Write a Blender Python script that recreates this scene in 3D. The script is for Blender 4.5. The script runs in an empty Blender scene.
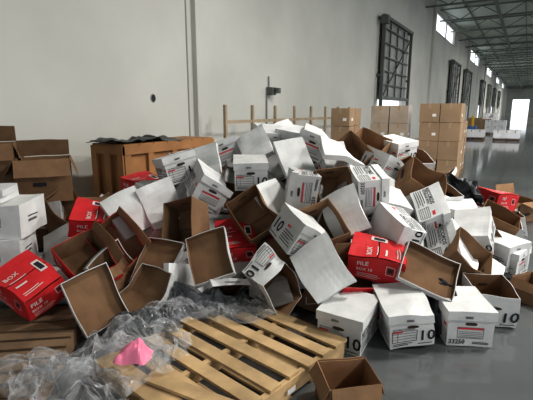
import bpy,bmesh,math,random
from mathutils import Matrix,Vector,noise
import numpy as np
rad=math.radians
scene=bpy.context.scene
YAW=30.8; PITCH=11.8; CAMH=1.6
HM=Matrix.Rotation(rad(YAW),4,'Z')   # pile axes -> building axes (building's long wall runs along +Y)
# ---------------------------------------------------------------- materials
def mat(name,col,rough=.7,spec=.3,noise_s=None,noise_a=.1,metal=0,bump=0,bump_s=80,rand=0,emit=None,es=1):
    m=bpy.data.materials.new(name); m.use_nodes=True
    nt=m.node_tree; b=nt.nodes['Principled BSDF']
    b.inputs['Base Color'].default_value=(*col,1); b.inputs['Roughness'].default_value=rough
    b.inputs['Specular IOR Level'].default_value=spec; b.inputs['Metallic'].default_value=metal
    if emit:
        b.inputs['Emission Color'].default_value=(*emit,1); b.inputs['Emission Strength'].default_value=es
    last=None
    tc=nt.nodes.new('ShaderNodeTexCoord')
    if noise_s:
        n=nt.nodes.new('ShaderNodeTexNoise'); n.inputs['Scale'].default_value=noise_s; n.inputs['Detail'].default_value=5
        nt.links.new(tc.outputs['Object'],n.inputs['Vector'])
        r=nt.nodes.new('ShaderNodeMapRange'); r.inputs['From Min'].default_value=.3; r.inputs['From Max'].default_value=.7
        r.inputs['To Min'].default_value=1-noise_a; r.inputs['To Max'].default_value=1+noise_a
        nt.links.new(n.outputs['Fac'],r.inputs['Value'])
        last=r.outputs['Result']
    if rand:
        oi=nt.nodes.new('ShaderNodeObjectInfo'); r2=nt.nodes.new('ShaderNodeMapRange')
        r2.inputs['To Min'].default_value=1-rand; r2.inputs['To Max'].default_value=1+rand*.4
        nt.links.new(oi.outputs['Random'],r2.inputs['Value'])
        if last:
            mm=nt.nodes.new('ShaderNodeMath'); mm.operation='MULTIPLY'
            nt.links.new(last,mm.inputs[0]); nt.links.new(r2.outputs['Result'],mm.inputs[1]); last=mm.outputs[0]
        else: last=r2.outputs['Result']
    if last:
        vm=nt.nodes.new('ShaderNodeVectorMath'); vm.operation='SCALE'; vm.inputs[0].default_value=col
        nt.links.new(last,vm.inputs['Scale']); nt.links.new(vm.outputs[0],b.inputs['Base Color'])
    if bump:
        n2=nt.nodes.new('ShaderNodeTexNoise'); n2.inputs['Scale'].default_value=bump_s
        nt.links.new(tc.outputs['Object'],n2.inputs['Vector'])
        bp=nt.nodes.new('ShaderNodeBump'); bp.inputs['Strength'].default_value=bump; bp.inputs['Distance'].default_value=.01
        nt.links.new(n2.outputs['Fac'],bp.inputs['Height']); nt.links.new(bp.outputs[0],b.inputs['Normal'])
    return m
M_white=mat('white_board',(.67,.67,.66),.8,.2,8,.09,rand=.2,bump=.35,bump_s=9)
M_kraft=mat('kraft_board',(.27,.16,.09),.85,.15,9,.14,rand=.25,bump=.35,bump_s=9)
M_red=mat('red_board',(.56,.025,.03),.55,.3,7,.12,rand=.1,bump=.3,bump_s=9)
M_black=mat('black_ink',(.02,.02,.025),.6)
M_grey=mat('grey_ink',(.12,.12,.13),.6)
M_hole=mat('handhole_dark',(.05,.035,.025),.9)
M_rink=mat('red_ink',(.62,.05,.06),.5)
M_wink=mat('white_ink',(.66,.60,.58),.5)
BM=[M_white,M_kraft,M_red,M_black,M_grey,M_hole,M_rink,M_wink]
W,K,R,B,G,HO,RI,WI=range(8)
WARP=.85
# ---------------------------------------------------------------- mesh builder
class MB:
    def __init__(s): s.v=[];s.f=[];s.m=[]
    def poly(s,pts,m=0):
        i=len(s.v); s.v+= [tuple(p) for p in pts]; s.f.append(tuple(range(i,i+len(pts)))); s.m.append(m)
    def box(s,c,size,m=0,M=None):
        x,y,z=[a/2 for a in size]; c=Vector(c)
        P=[Vector((sx*x,sy*y,sz*z))+c for sz in(-1,1) for sy in(-1,1) for sx in(-1,1)]
        if M is not None: P=[M@p for p in P]
        i=len(s.v); s.v+=[tuple(p) for p in P]
        for f in((0,2,3,1),(4,5,7,6),(0,1,5,4),(2,6,7,3),(0,4,6,2),(1,3,7,5)):
            s.f.append(tuple(i+k for k in f)); s.m.append(m)
    def strut(s,a,b,w,m=0):
        a=Vector(a);b=Vector(b);d=b-a;L=d.length
        q=d.to_track_quat('Z','Y').to_matrix().to_4x4()
        s.box((0,0,0),(w,w,L),m,Matrix.Translation((a+b)/2)@q)
    def add(s,o,M):
        i=len(s.v); s.v+=[tuple(M@Vector(p)) for p in o.v]
        s.f+=[tuple(i+k for k in f) for f in o.f]; s.m+=o.m
    def warp(s,amp,seed,step=.05,dent=None):
        V=[];F=[];MM=[]; amp*=WARP
        for f,m in zip(s.f,s.m):
            P=[Vector(s.v[i]) for i in f]
            if len(P)==4 and max((P[1]-P[0]).length,(P[2]-P[1]).length)>step:
                n1=max(1,math.ceil(max((P[1]-P[0]).length,(P[2]-P[3]).length)/step)); n2=max(1,math.ceil(max((P[2]-P[1]).length,(P[3]-P[0]).length)/step))
                b=len(V)
                for j in range(n2+1):
                    for i in range(n1+1):
                        V.append((P[0].lerp(P[1],i/n1)).lerp(P[3].lerp(P[2],i/n1),j/n2))
                for j in range(n2):
                    for i in range(n1):
                        a=b+j*(n1+1)+i; F.append((a,a+1,a+n1+2,a+n1+1)); MM.append(m)
            else:
                b=len(V); V+=P; F.append(tuple(range(b,b+len(P)))); MM.append(m)
        out=[]
        for p in V:
            q=p*4.5+Vector((seed*7.3,seed*3.1,seed*5.7))
            d=noise.noise_vector(q)*amp
            if dent:
                c,r,dv=dent; k=max(0,1-(p-Vector(c)).length/r); d=d+Vector(dv)*k*k*(3-2*k)
            out.append(tuple(p+d))
        s.v=out;s.f=F;s.m=MM; return s
    def mesh(s,name,mats):
        me=bpy.data.meshes.new(name); me.from_pydata(s.v,[],s.f)
        for m in mats: me.materials.append(m)
        me.polygons.foreach_set('material_index',s.m); me.update(); return me
def obj(name,me,M=None,parent=None):
    o=bpy.data.objects.new(name,me); scene.collection.objects.link(o)
    if M is not None: o.matrix_world=M
    if parent: o.parent=parent
    return o
# ---------------------------------------------------------------- text
_tc={}
def tmesh(s):
    if s in _tc: return _tc[s]
    cu=bpy.data.curves.new('t','FONT'); cu.body=s; cu.size=1; cu.resolution_u=2; cu.align_x='LEFT'
    cu.offset=.02
    o=bpy.data.objects.new('t',cu); scene.collection.objects.link(o)
    dg=bpy.context.evaluated_depsgraph_get(); me=o.evaluated_get(dg).to_mesh()
    r=([tuple(v.co) for v in me.vertices],[tuple(p.vertices) for p in me.polygons])
    o.evaluated_get(dg).to_mesh_clear(); bpy.data.objects.remove(o); bpy.data.curves.remove(cu)
    _tc[s]=r; return r
def face(k,dist,dz=0):
    return Matrix.Rotation(k*math.pi/2,4,'Z')@Matrix.Translation((0,-dist-.0022,dz))
def prect(mb,F,x0,y0,x1,y1,m,e=0):
    mb.poly([F@Vector((x0,-e,y0)),F@Vector((x1,-e,y0)),F@Vector((x1,-e,y1)),F@Vector((x0,-e,y1))],m)
def pframe(mb,F,x0,y0,x1,y1,m,t=.004):
    prect(mb,F,x0,y0,x1,y0+t,m);prect(mb,F,x0,y1-t,x1,y1,m);prect(mb,F,x0,y0+t,x0+t,y1-t,m);prect(mb,F,x1-t,y0+t,x1,y1-t,m)
def ptext(mb,F,s,x,y,size,m,e=0):
    v,f=tmesh(s); i=len(mb.v)
    mb.v+=[tuple(F@Vector((x+a*size,-e,y+b*size))) for a,b,c in v]
    for q in f: mb.f.append(tuple(i+k for k in q)); mb.m.append(m)
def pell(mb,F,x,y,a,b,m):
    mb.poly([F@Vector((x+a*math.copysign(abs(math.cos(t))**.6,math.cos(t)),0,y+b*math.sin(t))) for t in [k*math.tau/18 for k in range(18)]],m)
def print_end(mb,F,h):
    pell(mb,F,0,.036,.042,.012,HO)
    pframe(mb,F,-.14,-.085,.03,.008,B)
    for k in range(1,4): prect(mb,F,-.14,-.085+k*.023,.03,-.082+k*.023,B)
    prect(mb,F,-.105,-.085,-.102,.008,B)
    prect(mb,F,-.137,-.006,-.07,.005,RI,.0005)
    ptext(mb,F,'10',.04,-.085,.12,B)
    ptext(mb,F,'RECORDS STORAGE',-.137,.014,.016,B)
    prect(mb,F,.04,-.112,.14,-.106,B); prect(mb,F,-.135,-.114,-.03,-.108,B); prect(mb,F,-.135,-.101,-.0,-.096,B)
def print_end2(mb,F,h):
    pell(mb,F,0,.04,.042,.012,HO)
    pframe(mb,F,-.09,-.07,.09,.015,B,.003); prect(mb,F,-.086,-.002,.086,.011,RI)
    for k in range(4): prect(mb,F,-.08,-.062+k*.013,.08,-.059+k*.013,B)
    ptext(mb,F,'33250',-.145,-.112,.045,B); prect(mb,F,.02,-.11,.13,-.105,B); prect(mb,F,.02,-.1,.13,-.095,B)
def print_side(mb,F,h):
    ptext(mb,F,'RECORDS',-.18,.005,.05,B); ptext(mb,F,'STORAGE BOX',-.18,-.022,.03,B); prect(mb,F,.12,.0,.17,.025,RI)
    for k in range(4): prect(mb,F,-.18,-.045-k*.019,.0+.025*(k%2),-.039-k*.019,B)
    pframe(mb,F,.05,-.11,.18,-.02,B)
    for k in range(4): prect(mb,F,.05,-.094+k*.018,.18,-.090+k*.018,B)
def print_side2(mb,F,h):
    ptext(mb,F,'10',-.18,-.07,.14,B)
    for k in range(5): prect(mb,F,-.0,-.09+k*.021,.17-.02*(k%3),-.083+k*.021,B)
    prect(mb,F,-.0,.026,.06,.043,RI); prect(mb,F,-.17,-.11,-.03,-.103,B)
# ---------------------------------------------------------------- box parts
def tray(mb,w,l,h,t,mo,mi,M=Matrix(),jit=0,rng=random.Random(1)):
    def c(x,y,z): return Vector((x+rng.uniform(-jit,jit),y+rng.uniform(-jit,jit),z+rng.uniform(-jit,0)))
    a,b=w/2,l/2
    ob=[Vector((sx*a,sy*b,-h/2)) for sx,sy in((-1,-1),(1,-1),(1,1),(-1,1))]
    ot=[c(sx*a,sy*b,h/2) for sx,sy in((-1,-1),(1,-1),(1,1),(-1,1))]
    ib=[Vector((p.x*(1-t/a),p.y*(1-t/b),-h/2+t)) for p in ob]
    it=[Vector((p.x*(1-t/a),p.y*(1-t/b),p.z)) for p in ot]
    T=lambda ps:[M@p for p in ps]
    mb.poly(T(ob[::-1]),mo); mb.poly(T(ib),mi)
    for i in range(4):
        j=(i+1)%4
        mb.poly(T([ob[i],ob[j],ot[j],ot[i]]),mo); mb.poly(T([it[i],it[j],ib[j],ib[i]]),mi)
        mb.poly(T([ot[i],ot[j],it[j],it[i]]),mo)
WX,LY,HZ=.31,.39,.26
def shear(mb,shx,shy,h,tw=0):
    for i in range(len(mb.v)):
        x,y,z=mb.v[i]; f=(z+h/2)/h; a=tw*f
        mb.v[i]=(x*math.cos(a)-y*math.sin(a)+shx*f,x*math.sin(a)+y*math.cos(a)+shy*f,z-abs(x)*tw*.25*f)
def mk_closed(v):
    mb=MB(); r=random.Random(v)
    tray(mb,WX,LY,HZ,.005,W,K)
    for k in(0,2): [print_end,print_end2][v%2](mb,face(k,LY/2),HZ)
    for k in(1,3): [print_side,print_side2][(v//2)%2](mb,face(k,WX/2),HZ)
    lm=MB()
    LM=Matrix.Translation((0,0,HZ/2-.028))@Matrix.Rotation(math.pi,4,'X')
    tray(lm,WX+.018,LY+.018,.068,.005,W,K,LM,.002,r)
    for k in(0,2): ptext(lm,face(k,LY/2+.011,HZ/2-.045),'0000',-.05,0,.026,B)
    if v>=4:
        mb.add(lm,Matrix.Translation((.006,-.008,.006))@Matrix.Rotation(rad(2 if v%2 else -2),4,'Y'))
        shear(mb,[.03,-.035][v%2],[-.02,.03][v%2],HZ,.05)
    else: mb.add(lm,Matrix())
    dent=[None,None,((.16,-.2,.13),.2,(-.02,.02,-.035)),((-.16,.1,.13),.2,(.02,0,-.03)),((-.16,-.2,.13),.22,(.03,.03,-.045)),((.1,0,.14),.2,(0,0,-.035))][v]
    return mb.warp(.007 if v<2 else .014,v+1,dent=dent)
def mk_open(v,mo=W):
    mb=MB(); r=random.Random(v)
    shx,shy,tw=[(0,0,0),(.03,-.01,.06),(-.03,.055,-.05),(.065,.03,.1),(-.07,-.03,-.08)][v]
    tray(mb,WX,LY,HZ,.005,mo,K,jit=.005,rng=r)
    if mo==W:
        for k in(0,2): [print_end,print_end2][v%2](mb,face(k,LY/2+.003),HZ)
        for k in(1,3): [print_side,print_side2][(v//2)%2](mb,face(k,WX/2+.003),HZ)
    else:
        for k in(0,2): prect(mb,face(k,LY/2+.004),-.08,-.05,.03,-.01,B)
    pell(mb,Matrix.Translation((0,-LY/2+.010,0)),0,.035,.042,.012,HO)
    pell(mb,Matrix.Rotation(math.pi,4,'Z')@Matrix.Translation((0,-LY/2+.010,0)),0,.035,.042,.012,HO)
    mb.box((0,0,-HZ/2+.008),(WX-.03,.006,.002),HO)
    shear(mb,shx,shy,HZ,tw)
    dent=[None,((.155,0,.13),.2,(-.04,0,0)),((0,-.2,.13),.18,(0,.04,0)),((-.155,.05,.13),.2,(-.04,0,-.03)),((.15,.19,.13),.2,(-.04,-.03,-.05))][v]
    return mb.warp(.022,v+11,dent=dent)
def mk_lid(inv,v=0):
    mb=MB(); r=random.Random(5+inv+v)
    M=Matrix() if inv else Matrix.Rotation(math.pi,4,'X')
    tray(mb,WX+.014,LY+.014,.055,.006,W,K,M,.003,r)
    for k in(0,2): prect(mb,face(k,LY/2+.009),-.06,-.008,.06,-.002,B)
    mb.warp(.014+.012*v,v+20+inv)
    if v: mb.v=[(x,y,z+.04*(1-abs(y)/.2)*(1 if v==1 else -1)+.025*x/.16*y/.2) for x,y,z in mb.v]
    return mb
def mk_flat(v):
    mb=MB(); a=rad([25,50][v])
    for s in(-1,1):
        M=Matrix.Rotation(a*s,4,'Y')@Matrix.Translation((s*.12,0,0))
        mb.box((0,0,0),(.24,.36,.005),K,M); mb.box((0,0,.004),(.236,.356,.003),W if v else K,M)
    return mb.warp(.03,v+30)
def mk_red(op,l=.42,w=.33,h=.20):
    mb=MB(); r=random.Random(9+op)
    tray(mb,w,l,h,.005,R,K,jit=.006,rng=r)
    for k in range(4):
        d=(l if k%2==0 else w)/2+.005; F=face(k,d)
        ptext(mb,F,'FILE',-.14,.03,.05,WI); ptext(mb,F,'BOX 10',-.14,-.02,.035,WI)
        for q in range(3): prect(mb,F,-.13,-.075+q*.014,.02+.02*(q%2),-.071+q*.014,WI)
        pframe(mb,F,.07,-.02,.14,.05,WI,.004); prect(mb,F,.085,0,.125,.035,B)
    if not op:
        mb.box((0,-l/4+.002,h/2+.004),(w-.004,l/2-.01,.004),R); mb.box((0,l/4,h/2+.006),(w-.004,l/2-.012,.004),R)
        T=Matrix.Translation((0,0,h/2+.0100))@Matrix.Rotation(-math.pi/2,4,'X')
        for x0,y0,x1,y1,mm in((-.13,.005,.0,.012,WI),(-.13,-.16,.03,-.153,WI),(-.13,-.14,.0,-.133,WI),(.08,-.06,.14,.06,WI),(.09,-.04,.13,.04,B),(-.13,-.06,-.04,-.045,WI)):
            z=h/2+.0100+(.001 if mm==B else 0)
            mb.poly([(x0,y0,z),(x1,y0,z),(x1,y1,z),(x0,y1,z)],mm)
        ptext(mb,T,'BOX',-.13,.05,.05,WI)
    else:
        for k,ang in((0,150),(1,30)):
            d=(l if k%2==0 else w)/2; ww=(w if k%2==0 else l)/2-.004; fl=.09
            Fm=Matrix.Rotation(k*math.pi/2,4,'Z')@Matrix.Translation((0,-d,h/2))@Matrix.Rotation(rad(ang),4,'X')
            mb.box((0,0,fl/2),(2*ww,.004,fl),K,Fm); prect(mb,Fm,-ww,0,ww,fl,R,.004)
    return mb.warp(.02,40+op,dent=((.16,-.2,.1),.2,(-.03,.02,-.03)))
def mk_kraft(w=.36,l=.42,h=.30,op=True,seed=3,fs=.46,angs=None):
    mb=MB(); r=random.Random(seed)
    tray(mb,w,l,h,.005,K,K,jit=.008,rng=r)
    for k in range(4):
        d=(l if k%2==0 else w)/2; ww=(w if k%2==0 else l)/2-.004; fl=min(w,l)*fs
        ang=(r.uniform(15,110) if op else -88)
        if angs: ang=angs[k]
        Fm=Matrix.Rotation(k*math.pi/2,4,'Z')@Matrix.Translation((0,-d-.003,h/2+(.0 if k%2 else .004)))@Matrix.Rotation(rad(ang),4,'X')
        mb.box((0,0,fl/2),(2*ww,.004,fl),K,Fm)
    for k in(0,2): prect(mb,face(k,l/2+.008),-.1,-.05,.02,-.01,B)
    return mb.warp(.012,seed)
def mk_slab(w,l,h):
    mb=MB(); tray(mb,w,l,h,.005,W,K); mb.box((0,0,h/2-.003),(w-.004,l-.004,.004),W)
    for k in(0,2): pframe(mb,face(k,l/2),-.08,-.04,.06,.04,B); prect(mb,face(k,l/2),-.06,-.02,.04,-.012,G)
    for k in(1,3): prect(mb,face(k,w/2),-.1,-.03,.05,-.01,G); prect(mb,face(k,w/2),-.1,.01,.08,.02,B)
    return mb.warp(.012,2)
KIT={}
def reg(t,mbs,half,name): KIT[t]=(mbs,[m.mesh(name,BM) for m in mbs],half,name)
reg('C',[mk_closed(v) for v in range(6)],(.162,.202,.134),'archive_box')
reg('O',[mk_open(v) for v in range(5)],(.155,.195,.13),'open_archive_box')
reg('N',[mk_open(v,K) for v in(0,1,3)],(.155,.195,.13),'open_brown_box')
reg('L',[mk_lid(0),mk_lid(0,1),mk_lid(0,2)],(.162,.202,.03),'archive_box_lid')
reg('I',[mk_lid(1),mk_lid(1,2)],(.162,.202,.03),'archive_box_lid')
reg('F',[mk_flat(0),mk_flat(1)],(.20,.18,.05),'folded_cardboard_sheet')
reg('R',[mk_red(1)],(.165,.21,.10),'red_carton')
reg('Q',[mk_red(0)],(.165,.21,.105),'red_carton')
reg('K',[mk_kraft(seed=3,angs=(100,150,20,140)),mk_kraft(seed=4,fs=.3,angs=(150,160,60,170))],(.18,.21,.15),'brown_carton')
reg('k',[mk_kraft(.28,.26,.19,seed=8,fs=.3,angs=(160,165,170,150))],(.145,.14,.095),'brown_carton')
reg('B',[mk_kraft(.5,.45,.42,seed=9,fs=.4,angs=(155,160,-20,150)),mk_kraft(.5,.45,.42,seed=9,op=False,fs=.49)],(.25,.225,.21),'brown_carton')
reg('S',[mk_slab(.42,.5,.28)],(.21,.25,.14),'white_carton')
# ---------------------------------------------------------------- the pile: kind, x,y,z in cm (pile axes), tilt, spin, heading
PILE=[
('C',-89,423,104,15,118,-90),('Q',-128,448,79,10,20,30),('L',-95,385,76,58,20,25),('C',-49,494,113,22,105,-90),
('C',-16,421,100,6,4,0,0),('C',-54,395,88,38,-70,90),('N',-70,360,63,60,20,-30),('N',-12,362,69,58,38,-10),
('I',-44,317,49,50,25,-15),('O',7,311,34,88,30,48),('Q',-27,365,46,20,10,0),('C',33,394,90,80,88,-90),
('L',28,437,113,55,10,15),('C',53,466,121,20,-112,90),('C',27,333,62,32,-65,90),('L',6,390,77,50,15,30),
('L',67,359,73,62,30,-25),('N',57,394,82,65,0,10),('N',47,348,62,40,30,-10),('C',92,383,90,85,-80,90),
('C',125,459,101,25,-65,90),('Q',87,321,46,15,70,0),('C',109,353,57,78,70,-70),('C',154,392,63,75,-60,80),
('I',119,298,44,50,60,8),('L',40,296,47,55,40,-20),('R',73,315,32,30,80,20),('C',58,281,14.5,4,-30,0,0),
('C',97,283,18,10,42,-40,2),('C',141,289,14,2,-4,0,1),('O',174,315,15,5,-10,0),('C',164,368,37,60,-50,60),
('C',200,399,45,30,30,-60),('C',235,413,22,5,25,0),('O',288,491,21,10,-15,0),('Q',274,507,55,10,30,90),
('K',373,626,17,5,20,0),('N',154,426,87,50,50,30),('C',143,428,63,60,60,-60),('C',109,325,26,40,20,60),
('Q',-153,377,62,25,60,40),('R',-139,318,44,35,30,20),('L',-195,388,34,50,40,-30),('Q',-173,295,35,25,50,10),
('I',-120,281,30,68,15,35),('I',-117,321,35,60,30,50),('I',-88,329,39,45,-5,-15),('I',-93,302,27,40,-10,-20),
('L',-66,324,23,75,70,60),('L',-124,374,69,55,20,30),('N',-206,422,56,60,20,60),('L',-65,352,15,30,30,20),
('C',81,437,90,40,30,40),('N',92,473,106,60,40,-20),('C',36,490,126,10,50,0),('C',4,505,126,15,-20,40),
('I',-26,418,73,50,70,40),('C',67,454,103,60,0,30),('L',146,391,40,50,60,40),('N',171,350,30,50,30,40),
('C',66,367,38,60,50,-50),('L',-107,381,47,50,60,-30),('R',-124,347,49,60,40,10),('C',106,390,74,30,50,50),
('O',194,472,66,20,20,10),('C',202,448,52,20,60,20),('N',248,451,41,30,30,30),('L',123,363,28,60,10,-20),
('C',-28,362,24,30,50,-20),('L',-49,395,48,50,80,20),('R',-152,376,39,30,50,30),('N',121,506,114,30,40,10),
('C',155,521,113,10,30,0),('F',99,378,61,50,40,-30),('C',166,368,21,20,50,10),('C',237,412,15,4,40,0),
('C',15,474,95,40,30,-30),('L',-75,412,69,60,40,60),('O',23,415,58,60,10,30),
('F',-115,411,59,40,30,10),('F',52,327,21,40,60,10),('F',-45,457,86,40,10,-20),('F',94,428,101,20,50,20),('Q',-1,389,35,40,40,10),
('F',175,404,36,30,20,10),('N',147,469,85,70,20,20),('F',21,360,40,60,30,10),('N',218,418,26,50,20,10),
('L',72,421,117,30,40,60),('C',81,408,70,70,40,30),('O',90,376,44,60,20,-60),('L',42,408,65,70,20,-40),('C',-2,442,78,50,80,60),
('L',-33,373,17,30,60,-40),('O',184,532,99,30,10,20),('L',173,414,43,50,20,60),('C',197,410,29,60,20,-40),('L',120,428,81,40,70,20),
('L',-64,443,104,60,20,-20),('C',23,543,123,40,20,20),('L',60,480,129,30,20,70),('L',-12,465,122,50,40,-30),('C',90,400,62,40,60,-20),
('I',44,375,35,50,20,-50),('L',-87,368,37,60,50,20),('L',200,380,19,40,30,30),('I',60,361,53,60,50,30),
]
def lerp(x,a,b,c,d):
    t=min(1,max(0,(x-a)/(b-a))); return c+(d-c)*t
def heap(X,Y):
    Yf=2.9
    if X>.2: Yf=lerp(X,.2,.6,2.9,2.45)
    if X<-.9: Yf=lerp(X,-.9,-1.3,2.9,2.55)
    s=Y-Yf
    if s<=0: return 0
    h=1.42*(1-math.exp(-s))
    Xr=1.45+.65*(Y-2.6)
    h*=math.sqrt(min(1,max(0,(Xr-X)/1.8)))
    h*=lerp(X,-.9,-1.7,1,.55)
    if X<-2: h*=lerp(X,-2,-2.4,1,0)
    if Y>5.2: h*=lerp(Y,5.2,6.6,1,.3)
    if Y>6.6: h*=lerp(Y,6.6,7.2,1,0)
    return h
class OBB: pass
def mkobb(c,Rm,h):
    o=OBB(); o.c=np.array(c,float); o.R=np.array(Rm,float); o.h=np.array(h,float); o.r=float(np.linalg.norm(o.h)); return o
def sat(a,b):
    d=b.c-a.c
    if d@d>(a.r+b.r)**2: return 0
    cr=np.cross(a.R.T[:,None,:],b.R.T[None,:,:]).reshape(9,3); n=np.linalg.norm(cr,axis=1)
    cr=cr[n>.05]/n[n>.05][:,None]
    X=np.vstack([a.R.T,b.R.T,cr])
    return float((np.abs(X@a.R)@a.h+np.abs(X@b.R)@b.h-np.abs(X@d)).min())
def zrot(a): return Matrix.Rotation(rad(a),3,'Z')
static=[mkobb(c,zrot(a),h) for c,a,h in [((-.26,2.46,.07),138,(.5,.6,.075)),((-1.82,2.40,.07),8,(.55,.6,.075)),((.47,2.13,.1),10,(.16,.16,.1))]]
def to_m(o):
    m=Matrix([list(r) for r in o.R]).to_4x4(); m.translation=Vector(o.c); return HM@m
items=[]
for k,e in enumerate(PILE):
    ty,x,y,z,ti,sp_,ya=e[:7]
    mbs,ms,hf,nm=KIT[ty]
    Rm=Matrix.Rotation(rad(ya),3,'Z')@Matrix.Rotation(rad(ti),3,'X')@Matrix.Rotation(rad(sp_),3,'Z')
    o=mkobb((x/100,y/100,z/100),Rm,hf); items.append(o)
    obj(nm,ms[(e[7] if len(e)>7 else k)%len(ms)],to_m(o))
rng=random.Random(11)
fill=[];FB=MB()
for n in range(6500):
    X=rng.uniform(-2.1,3.4);Y=rng.uniform(2.6,6.8);h=heap(X,Y)
    if h<.3: continue
    z=rng.uniform(.14,max(.15,h-.16))
    ty=rng.choice('CCONNILI') if n<3000 else rng.choice('LIFF')
    Rm=Matrix.Rotation(rng.uniform(0,6.28),3,'Z')@Matrix.Rotation(rng.uniform(-.9,.9),3,'X')@Matrix.Rotation(rng.uniform(0,6.28),3,'Z')
    hf=KIT[ty][2]; ez=sum(abs(Rm[2][i])*hf[i] for i in range(3))
    o=mkobb((X,Y,max(z,ez)),Rm,hf)
    if o.c[2]+ez>h+.07: continue
    bad=False
    for q in items+fill+static:
        if abs(q.c-o.c).max()>.9: continue
        if sat(o,q)>.05: bad=True;break
    if bad: continue
    fill.append(o); mbs=KIT[ty][0]; FB.add(mbs[n%len(mbs)],to_m(o))
obj('box_heap',FB.mesh('box_heap',BM))
# ---------------------------------------------------------------- left stacks
def put(ty,X,Y,Z,ti=0,sp_=0,ya=0,v=0,name=None):
    Rm=Matrix.Rotation(rad(ya),4,'Z')@Matrix.Rotation(rad(ti),4,'X')@Matrix.Rotation(rad(sp_),4,'Z')
    mbs,ms,hf,nm=KIT[ty]; return obj(name or nm,ms[v%len(ms)],HM@Matrix.Translation((X,Y,Z))@Rm)
put('S',-2.27,3.60,.14,sp_=8);put('S',-2.30,3.58,.42,sp_=14);put('S',-2.25,3.64,.70,sp_=5);put('L',-2.38,3.62,.872,sp_=10);put('L',-2.36,3.60,.930,sp_=14)
put('B',-2.35,4.50,.21,sp_=20,v=1);put('S',-2.35,4.45,.56,sp_=12);put('B',-2.30,4.42,.91,sp_=24,v=0)
put('B',-2.95,4.45,.21,sp_=12,v=1);put('B',-2.98,4.5,.63,sp_=5,v=1);put('B',-2.92,4.52,1.05,sp_=25,v=0)
put('C',-1.85,4.5,.135,sp_=20);put('K',-1.85,4.5,.43,sp_=15,v=1)
put('k',.45,2.12,.095,sp_=10,v=0)
put('k',2.30,3.45,.095,sp_=30)
# ---------------------------------------------------------------- materials of the place
M_wall=mat('painted_concrete_wall',(.56,.555,.515),.85,.2,.5,.09,bump=.1,bump_s=8)
M_joint=mat('wall_joint',(.28,.28,.26),.9)
M_floor=mat('polished_concrete',(.12,.127,.13),.09,.9,.8,.22,bump=.01,bump_s=3)
M_ceil=mat('roof_deck',(.50,.55,.50),.8,.2,.5,.1)
M_steel=mat('dark_steel',(.10,.11,.10),.6,.4,2,.1)
M_truss=mat('painted_truss_steel',(.17,.19,.175),.6,.4,2,.1)
M_gsteel=mat('grey_steel',(.22,.225,.22),.5,.5,2,.1)
M_wood=mat('pine_wood',(.50,.35,.19),.7,.25,5,.28)
M_wood2=mat('old_wood',(.19,.125,.075),.75,.25,5,.25)
M_rack=mat('rack_wood',(.38,.30,.21),.75,.25,5,.2)
M_crate=mat('crate_plywood',(.38,.19,.08),.65,.3,3,.2)
M_frame=mat('window_frame',(.3,.3,.3),.6)
M_yel=mat('yellow_paint',(.75,.5,.04),.5)
M_blacksh=mat('black_sheet',(.02,.022,.025),.35)
M_tag=mat('paper_tag',(.8,.8,.78),.6)
M_blue=mat('blue_plastic',(.08,.2,.45),.5)
M_fill=mat('fill_lamp_panel',(.9,.9,.9),.4,emit=(1,.97,.9),es=6)  # glowing face of the added fill lamps
XW=-5.5; CH=8.0; YE=140; YB=-8; XR=26
wins=[(30,38),(49,58),(69,79),(90,100),(110,120)]
doors=[18,36,44.5,61,72,84,98]
holes=[(a,b,6.45,7.65) for a,b in wins]+[(18.3,22.7,0.05,2.05),(61.3,64.7,.05,2.2),(84.3,88.7,.05,2.2)]
def wall_holes(name,axis,c,th,u0,u1,z0,z1,holes,m):
    us=sorted({u0,u1,*[h[0] for h in holes],*[h[1] for h in holes]}); zs=sorted({z0,z1,*[h[2] for h in holes],*[h[3] for h in holes]})
    mb=MB()
    for i in range(len(us)-1):
        for j in range(len(zs)-1):
            uc=(us[i]+us[i+1])/2; zc=(zs[j]+zs[j+1])/2
            if any(h[0]<uc<h[1] and h[2]<zc<h[3] for h in holes): continue
            s=(us[i+1]-us[i]); t=zs[j+1]-zs[j]
            if axis=='Y': mb.box((c,uc,zc),(th,s,t))
            else: mb.box((uc,c,zc),(s,th,t))
    return obj(name,mb.mesh(name,[m]))
wall_holes('wall_left','Y',XW-.1,.2,YB,YE,0,CH,holes,M_wall)
wall_holes('wall_far','X',YE+.1,.2,XW,XR,0,CH,[(-4,0,.05,4.5),(3,8,0.05,5),(12,18,.05,5)],M_wall)
wall_holes('wall_right','Y',XR+.1,.2,16,YE,0,CH,[(a,a+9,.6,7.4) for a in range(18,135,12)],M_wall)
wall_holes('wall_back_blocker','X',YB-.1,.2,XW,12,0,CH,[(-3,1,.05,4),(4,8,.05,4)],M_wall)  # unseen wall behind the camera, added to block frontal fill light
mb=MB(); mb.box(((XW+XR)/2,(YB+YE)/2,-.05),(XR-XW+.4,YE-YB,.1)); obj('floor',mb.mesh('floor',[M_floor]))
mb=MB(); mb.box(((XW+XR)/2,(YB+YE)/2,CH+.05),(XR-XW+.4,YE-YB,.1)); obj('ceiling',mb.mesh('ceiling',[M_ceil]))
for i,(a,b) in enumerate(wins):
    mb=MB()
    for y in(a+.04,(a+b)/2,b-.04): mb.box((XW-.05,y,7.05),(.08,.08,1.2))
    for z in(6.49,7.61): mb.box((XW-.05,(a+b)/2,z),(.08,b-a,.08))
    obj('window_%d'%(i+1),mb.mesh('w',[M_frame]))
for i,y in enumerate((6.72,29.2,47,66,88)):
    mb=MB(); mb.box((XW+.055,y,CH/2),(.11,.42,CH),0); mb.box((XW+.005,y-.35,CH/2),(.012,.03,CH),1)
    obj('trim_%d'%(i+1),mb.mesh('t',[M_wall,M_joint]))
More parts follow.
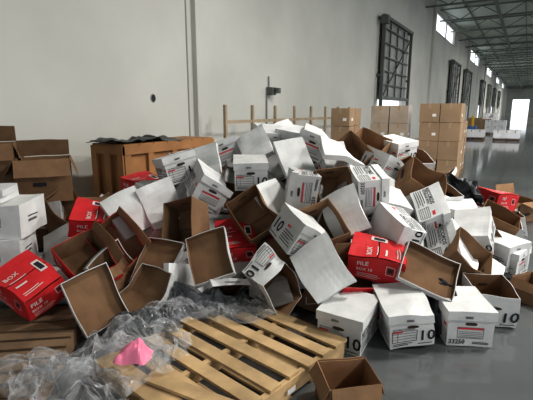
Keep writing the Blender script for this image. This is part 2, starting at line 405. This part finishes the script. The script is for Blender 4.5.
for i,y in enumerate(doors):
    wd=4.6; y1=y+wd; mb=MB(); x=XW+.24; T=5.3
    for yy in(y,y1):
        mb.box((x,yy,T/2),(.12,.12,T)); mb.box((x-.12,yy,T-.1),(.2,.1,.1)); mb.box((x-.12,yy,3),(.2,.1,.1))
    mb.box((x,(y+y1)/2,T-.05),(.14,wd+.3,.12)); mb.box((x,(y+y1)/2,2.1),(.08,wd,.14))
    for z in[2.1+.55*k for k in range(1,6)]: mb.box((x-.02,(y+y1)/2,z),(.04,wd-.3,.05),0)
    for k in range(1,4): mb.box((x-.05,y+k*wd/4,3.65),(.05,.07,3.1),0)
    mb.strut((x+.02,y+.2,2.2),(x+.02,y1-.2,4.9),.05)
    mb.box((x-.12,(y+y1)/2,3.65),(.04,wd-.3,3.0),1)
    mb.box((x+.05,y-.1,T-.2),(.3,.25,.3))
    obj('door_%d'%(i+1),mb.mesh('d',[M_steel,M_gsteel]))
mb=MB()
for y in[4+4.5*k for k in range(30)]:
    for z in(CH-.12,CH-.8): mb.box(((XW+XR)/2,y,z),(XR-XW,.09,.09))
    x=XW; n=0
    while x<XR-1.2:
        mb.strut((x,y,CH-.8 if n%2 else CH-.12),(x+1.2,y,CH-.12 if n%2 else CH-.8),.045); x+=1.2;n+=1
for x in[-2,2,6,10,16,22]: mb.box((x,(YB+YE)/2,CH-.95),(.12,YE-YB,.2))
for x in[-4+1.6*k for k in range(18)]: mb.box((x,(YB+YE)/2,CH-.05),(.06,YE-YB,.08))
obj('roof_trusses',mb.mesh('r',[M_truss]))
def fill_lamp(x,y,power=250):  # added fill light, shaped as a hanging luminaire
    mb=MB(); mb.box((0,0,0),(.5,1.4,.08),0); mb.box((0,0,-.045),(.44,1.3,.012),1); mb.box((0,.5,.35),(.02,.02,.7),0); mb.box((0,-.5,.35),(.02,.02,.7),0)
    o=obj('added_fill_lamp',mb.mesh('cl',[M_gsteel,M_fill]),Matrix.Translation((x,y,6.9)))
    L=bpy.data.lights.new('fill_lamp_light','AREA'); L.shape='RECTANGLE'; L.size=.44; L.size_y=1.3; L.energy=power; L.color=(1,.98,.94)
    lo=bpy.data.objects.new('fill_lamp_light',L); scene.collection.objects.link(lo); lo.location=(x,y,6.83); 
    lo.parent=o; lo.matrix_parent_inverse=o.matrix_world.inverted()
for x,y,p in((1.5,6,520),(6,10,800),(4,22,1000),(4,42,1600),(4,70,2600),(4,105,4500),(7,3,700)): fill_lamp(x,y,p)  # all out of view, added to brighten pile, roof and far end
# ---------------------------------------------------------------- crate
def crate():
    mb=MB(); x0,x1,y0,y1,h=-4.9,-4.3,3.72,5.54,1.15
    cx,cy=(x0+x1)/2,(y0+y1)/2
    mb.box((cx,cy,.1+.52),(x1-x0-.06,y1-y0-.06,1.04))
    for yy in[y0+.05,y0+.45,cy,y1-.45,y1-.05]: mb.box((x1-.01,yy,.62),(.05,.10,1.06),1)
    for z in(.16,1.10): mb.box((x1-.005,cy,z),(.05,y1-y0,.11),1)
    for z in(.16,1.10): mb.box((cx,y0+.005,z),(x1-x0,.05,.11),1)
    for xx in(x0+.05,cx,x1-.05): mb.box((xx,y0+.0,.62),(.10,.05,1.06),1)
    for k in range(7): mb.box((cx,y0+.13+k*.26,1.165),(x1-x0,.245,.022),1)
    for yy in(y0+.2,cy,y1-.2): mb.box((cx,yy,.05),(x1-x0,.12,.1),1)
    return mb
obj('wooden_crate',crate().mesh('c',[M_crate,M_crate]))
def sheet(name,cx,cy,z,sx,sy,m,amp,seed,n=30):
    mb=MB(); P={}
    for i in range(n+1):
        for j in range(n+1):
            u,v=i/n-.5,j/n-.5
            x,y=u*sx,v*sy
            q=Vector((x*2+seed,y*2,seed)); zz=noise.noise(q)*amp+abs(noise.noise(q*2.7))*amp*.6
            P[i,j]=len(mb.v); mb.v.append((cx+x+noise.noise(q*1.7)*amp*.5,cy+y+noise.noise(q*1.9+Vector((5,5,5)))*amp*.5,z+max(0,zz)))
    for i in range(n):
        for j in range(n): mb.f.append((P[i,j],P[i+1,j],P[i+1,j+1],P[i,j+1])); mb.m.append(0)
    me=mb.mesh(name,[m]); 
    for p in me.polygons: p.use_smooth=True
    return obj(name,me)
sheet('black_plastic_sheet',-4.6,4.25,1.178,.6,1.3,M_blacksh,.12,3)
mb=MB()
for k in range(8):
    y=6.7+k*.95; mb.box((-4.9,y,.85),(.055,.055,1.7))
    if k<7:
        for z in(.5,1.38): mb.box((-4.9,y+.47,z),(.03,.95,.06))
obj('wooden_rack',mb.mesh('rk',[M_rack]))
mb=MB(); mb.box((XW+.09,9.3,2.05),(.16,.22,.18)); mb.box((XW+.22,9.34,2.10),(.14,.05,.05)); mb.box((XW+.26,9.34,2.06),(.08,.12,.12)); mb.box((XW+.02,9.2,1.1),(.03,.04,2.0),1); mb.box((XW+.02,9.3,2.25),(.03,.04,.3),1)
obj('wall_light_fixture',mb.mesh('wf',[M_steel,M_gsteel]))
mb=MB(); mb.poly([(XW+.012,5.46+.05*math.cos(t),1.8+.06*math.sin(t)) for t in[k*math.tau/16 for k in range(16)]],0)
for k in range(16):
    t0,t1=k*math.tau/16,(k+1)*math.tau/16
    mb.poly([(XW+.001,5.46+.065*math.cos(t0),1.8+.075*math.sin(t0)),(XW+.001,5.46+.065*math.cos(t1),1.8+.075*math.sin(t1)),(XW+.014,5.46+.05*math.cos(t1),1.8+.06*math.sin(t1)),(XW+.014,5.46+.05*math.cos(t0),1.8+.06*math.sin(t0))],1)
obj('wall_conduit_hole',mb.mesh('wh',[M_blacksh,M_joint]))
# ---------------------------------------------------------------- pallets
def pallet(L=1.0,Wd=1.2,nsl=9):
    mb=MB()
    for x in(-L/2+.02,0,L/2-.02): mb.box((x,0,.07),(.038,Wd,.09))
    rr=random.Random(4)
    for k in range(nsl):
        y=-Wd/2+.05+k*(Wd-.1)/(nsl-1); w=.09 if k not in(0,nsl-1) else .13
        mb.box((rr.uniform(-.01,.01),y,.125),(L,w,.018),0,Matrix.Rotation(rr.uniform(-.012,.012),4,'Z'))
    for k in range(5):
        y=-Wd/2+.05+k*(Wd-.1)/4; mb.box((0,y,.0125),(L,.09,.018))
    return mb
def putp(c,a,m,name='wooden_pallet',L=None): 
    mb=pallet() if L is None else pallet(*L)
    return obj(name,mb.mesh('pal',[m]),HM@Matrix.Translation((c[0],c[1],0))@Matrix.Rotation(rad(a),4,'Z'))
putp((-.26,2.46),138,M_wood,L=(1.0,1.2,8)); putp((-1.82,2.40),8,M_wood2,L=(1.1,1.2,10))
mb=MB(); mb.box((0,0,0),(.55,.09,.018)); obj('loose_board',mb.mesh('lb',[M_wood]),HM@Matrix.Translation((-.42,2.02,.147))@Matrix.Rotation(rad(-28),4,'Z'))
mb=MB(); mb.box((0,0,0),(.07,.002,.03)); obj('pallet_tag',mb.mesh('tg',[M_tag]),HM@Matrix.Translation((.14,2.13,.07))@Matrix.Rotation(rad(48),4,'Z'))
# ---------------------------------------------------------------- pallet stacks in background
M_tape=mat('tape',(.42,.30,.19),.3)
M_cart=mat('stacked_carton_board',(.36,.25,.16),.8,.2,2,.15)
M_wrapd=mat('stretch_wrapped_carton',(.46,.38,.30),.25,.6,3,.15)
def stack(x,y,nx,ny,nz,ang,seed,m=None,bh=.395,name='pallet_of_cartons'):
    r=random.Random(seed); mb=MB()
    p=pallet(nx*.42,ny*.36,7)
    mb.add(p,Matrix()); mb.m=[2]*len(mb.m)
    for k in range(nz):
        for i in range(nx):
            for j in range(ny):
                if k==nz-1 and r.random()<.15: continue
                M=Matrix.Translation(((i-(nx-1)/2)*.42+r.uniform(-.01,.01),(j-(ny-1)/2)*.36+r.uniform(-.01,.01),.137+bh/2+k*(bh+.008)))@Matrix.Rotation(r.uniform(-.03,.03),4,'Z')
                mb.box((0,0,0),(.41,.35,bh),0,M)
                mb.box((0,0,bh/2),(.05,.352,.002),1,M); mb.box((0,-.176,bh/2-.055),(.05,.002,.11),1,M)
                if r.random()<.5: mb.box((.1,-.176,-.05),(.08,.002,.06),3,M)
                if r.random()<.4: mb.box((.206,0,-.05),(.002,.09,.06),3,M)
    return obj(name,mb.mesh('st',[m or M_cart,M_tape,M_wood2,M_tag]),HM@Matrix.Translation((x,y,0))@Matrix.Rotation(rad(ang),4,'Z'))
stack(1.75,9.6,1,2,4,-30,1,bh=.37);stack(2.90,10.2,2,1,4,-31,2,M_wrapd,.385);stack(3.90,9.7,2,2,4,-31,3);stack(4.75,10.9,1,2,3,-31,4)
stack(5.5,14.0,2,2,3,-31,6)
M_wr=mat('white_wrapped_goods',(.7,.7,.72),.35,.5,3,.1)
for i,(x,y,nz,m) in enumerate(((13.0,23.5,1,M_wr),(11.6,24.5,1,M_wr),(15.5,29.5,2,M_wr),(14.0,30.5,1,M_blue),(16.5,33.5,2,M_cart),(21,41,3,M_wr),(18.6,39,2,M_cart))):
    stack(x,y,3,3,nz,-31,20+i,m,name='distant_pallet_load')
for x,y in((-3.2,16.5),(-3.2,25),(-3.2,33)):
    mb=MB(); n=12
    for k in range(n):
        a,b=k*math.tau/n,(k+1)*math.tau/n
        mb.poly([(.09*math.cos(a),.09*math.sin(a),0),(.09*math.cos(b),.09*math.sin(b),0),(.09*math.cos(b),.09*math.sin(b),1.2),(.09*math.cos(a),.09*math.sin(a),1.2)])
        mb.poly([(.09*math.cos(a),.09*math.sin(a),1.2),(.09*math.cos(b),.09*math.sin(b),1.2),(0,0,1.26)])
    mb.box((0,0,.01),(.3,.3,.02))
    obj('safety_bollard',mb.mesh('bo',[M_yel]),Matrix.Translation((x,y,0)))
# ---------------------------------------------------------------- plastic film
def filmmat(name,col,lo,hi):
    mf=bpy.data.materials.new(name); mf.use_nodes=True; nt=mf.node_tree; nt.nodes.clear()
    out=nt.nodes.new('ShaderNodeOutputMaterial'); mx=nt.nodes.new('ShaderNodeMixShader'); tr=nt.nodes.new('ShaderNodeBsdfTransparent'); pb=nt.nodes.new('ShaderNodeBsdfPrincipled')
    pb.inputs['Base Color'].default_value=(*col,1); pb.inputs['Roughness'].default_value=.18
    lw=nt.nodes.new('ShaderNodeLayerWeight'); lw.inputs['Blend'].default_value=.45
    mr=nt.nodes.new('ShaderNodeMapRange'); mr.inputs['To Min'].default_value=lo; mr.inputs['To Max'].default_value=hi
    nt.links.new(lw.outputs['Facing'],mr.inputs['Value']); nt.links.new(mr.outputs[0],mx.inputs[0]); nt.links.new(tr.outputs[0],mx.inputs[1]); nt.links.new(pb.outputs[0],mx.inputs[2]); nt.links.new(mx.outputs[0],out.inputs[0])
    return mf
mf=filmmat('plastic_film',(.62,.63,.65),.10,.62)
mfd=filmmat('dark_plastic_film',(.10,.11,.12),.55,.9)
M_pink=mat('pink_plastic',(.85,.25,.38),.4)
def film(name,cx,cy,z,sx,sy,amp,seed,m,ang=0,n=70):
    mb=MB(); P={}
    for i in range(n+1):
        for j in range(n+1):
            u,v=i/n*2-1,j/n*2-1
            rr=math.hypot(u,v); 
            k=1/max(1e-6,max(abs(u),abs(v)))*rr if rr>0 else 1
            th=math.atan2(v,u); R0=1+.3*noise.noise(Vector((math.cos(th)*1.5+seed,math.sin(th)*1.5,seed)))
            x,y=u/max(k,1)*R0*sx/2,v/max(k,1)*R0*sy/2
            e=max(abs(u),abs(v)); q=Vector((x*5+seed,y*5,seed*.7))
            zz=amp*(1-e**3)*(.55+.8*noise.noise(q*.6))+amp*.7*(abs(noise.noise(q*1.5))+.5*abs(noise.noise(q*3.3))+.3*abs(noise.noise(q*7)))*(1-e*.4)
            off=Vector((noise.noise(q*1.6+Vector((9,0,0))),noise.noise(q*1.6+Vector((0,9,0))),0))*amp*.6
            P[i,j]=len(mb.v); mb.v.append((x+off.x,y+off.y,max(.004,zz)))
    for i in range(n):
        for j in range(n): mb.f.append((P[i,j],P[i+1,j],P[i+1,j+1],P[i,j+1])); mb.m.append(0)
    me=mb.mesh(name,[m])
    return obj(name,me,HM@Matrix.Translation((cx,cy,z))@Matrix.Rotation(rad(ang),4,'Z'))
film('plastic_wrap',-.98,2.12,.14,.85,.6,.22,2,mf,30)
film('plastic_wrap',-.75,2.48,.14,.7,.4,.15,7,mf,-20)
film('dark_plastic_bag',-.45,3.02,.08,.85,.32,.20,12,mfd,5)
film('dark_plastic_bag',-.85,2.72,.13,.45,.28,.10,31,mfd,5)
film('plastic_wrap',-.65,2.88,.14,.5,.35,.14,13,mf,5)
film('plastic_wrap',-.22,2.90,.14,.55,.28,.10,19,mf,5)
film('plastic_wrap',-1.3,2.15,.14,.5,.4,.12,17,mf,5)
film('black_plastic_bag',2.2,4.85,.50,.6,.45,.34,23,M_blacksh,5,n=40)
film('black_plastic_bag',1.2,3.02,.0,.5,.35,.3,27,M_blacksh,5,n=40)
film('pink_plastic_scrap',-.72,2.12,.27,.2,.13,.07,21,M_pink,20,n=20)
# ---------------------------------------------------------------- world + camera
w=bpy.data.worlds.new('World'); scene.world=w; w.use_nodes=True
bg=w.node_tree.nodes['Background']; bg.inputs[0].default_value=(.88,.94,1,1); bg.inputs[1].default_value=1.85
cam=bpy.data.cameras.new('Camera'); co=bpy.data.objects.new('Camera',cam); scene.collection.objects.link(co)
cam.sensor_width=36; cam.lens=36*430/533; co.location=(0,0,CAMH); co.rotation_euler=(rad(90-PITCH),0,rad(YAW)); scene.camera=co
cam.clip_end=400
scene.view_settings.view_transform='Standard'
scene.view_settings.exposure=.05
scene.view_settings.gamma=.84
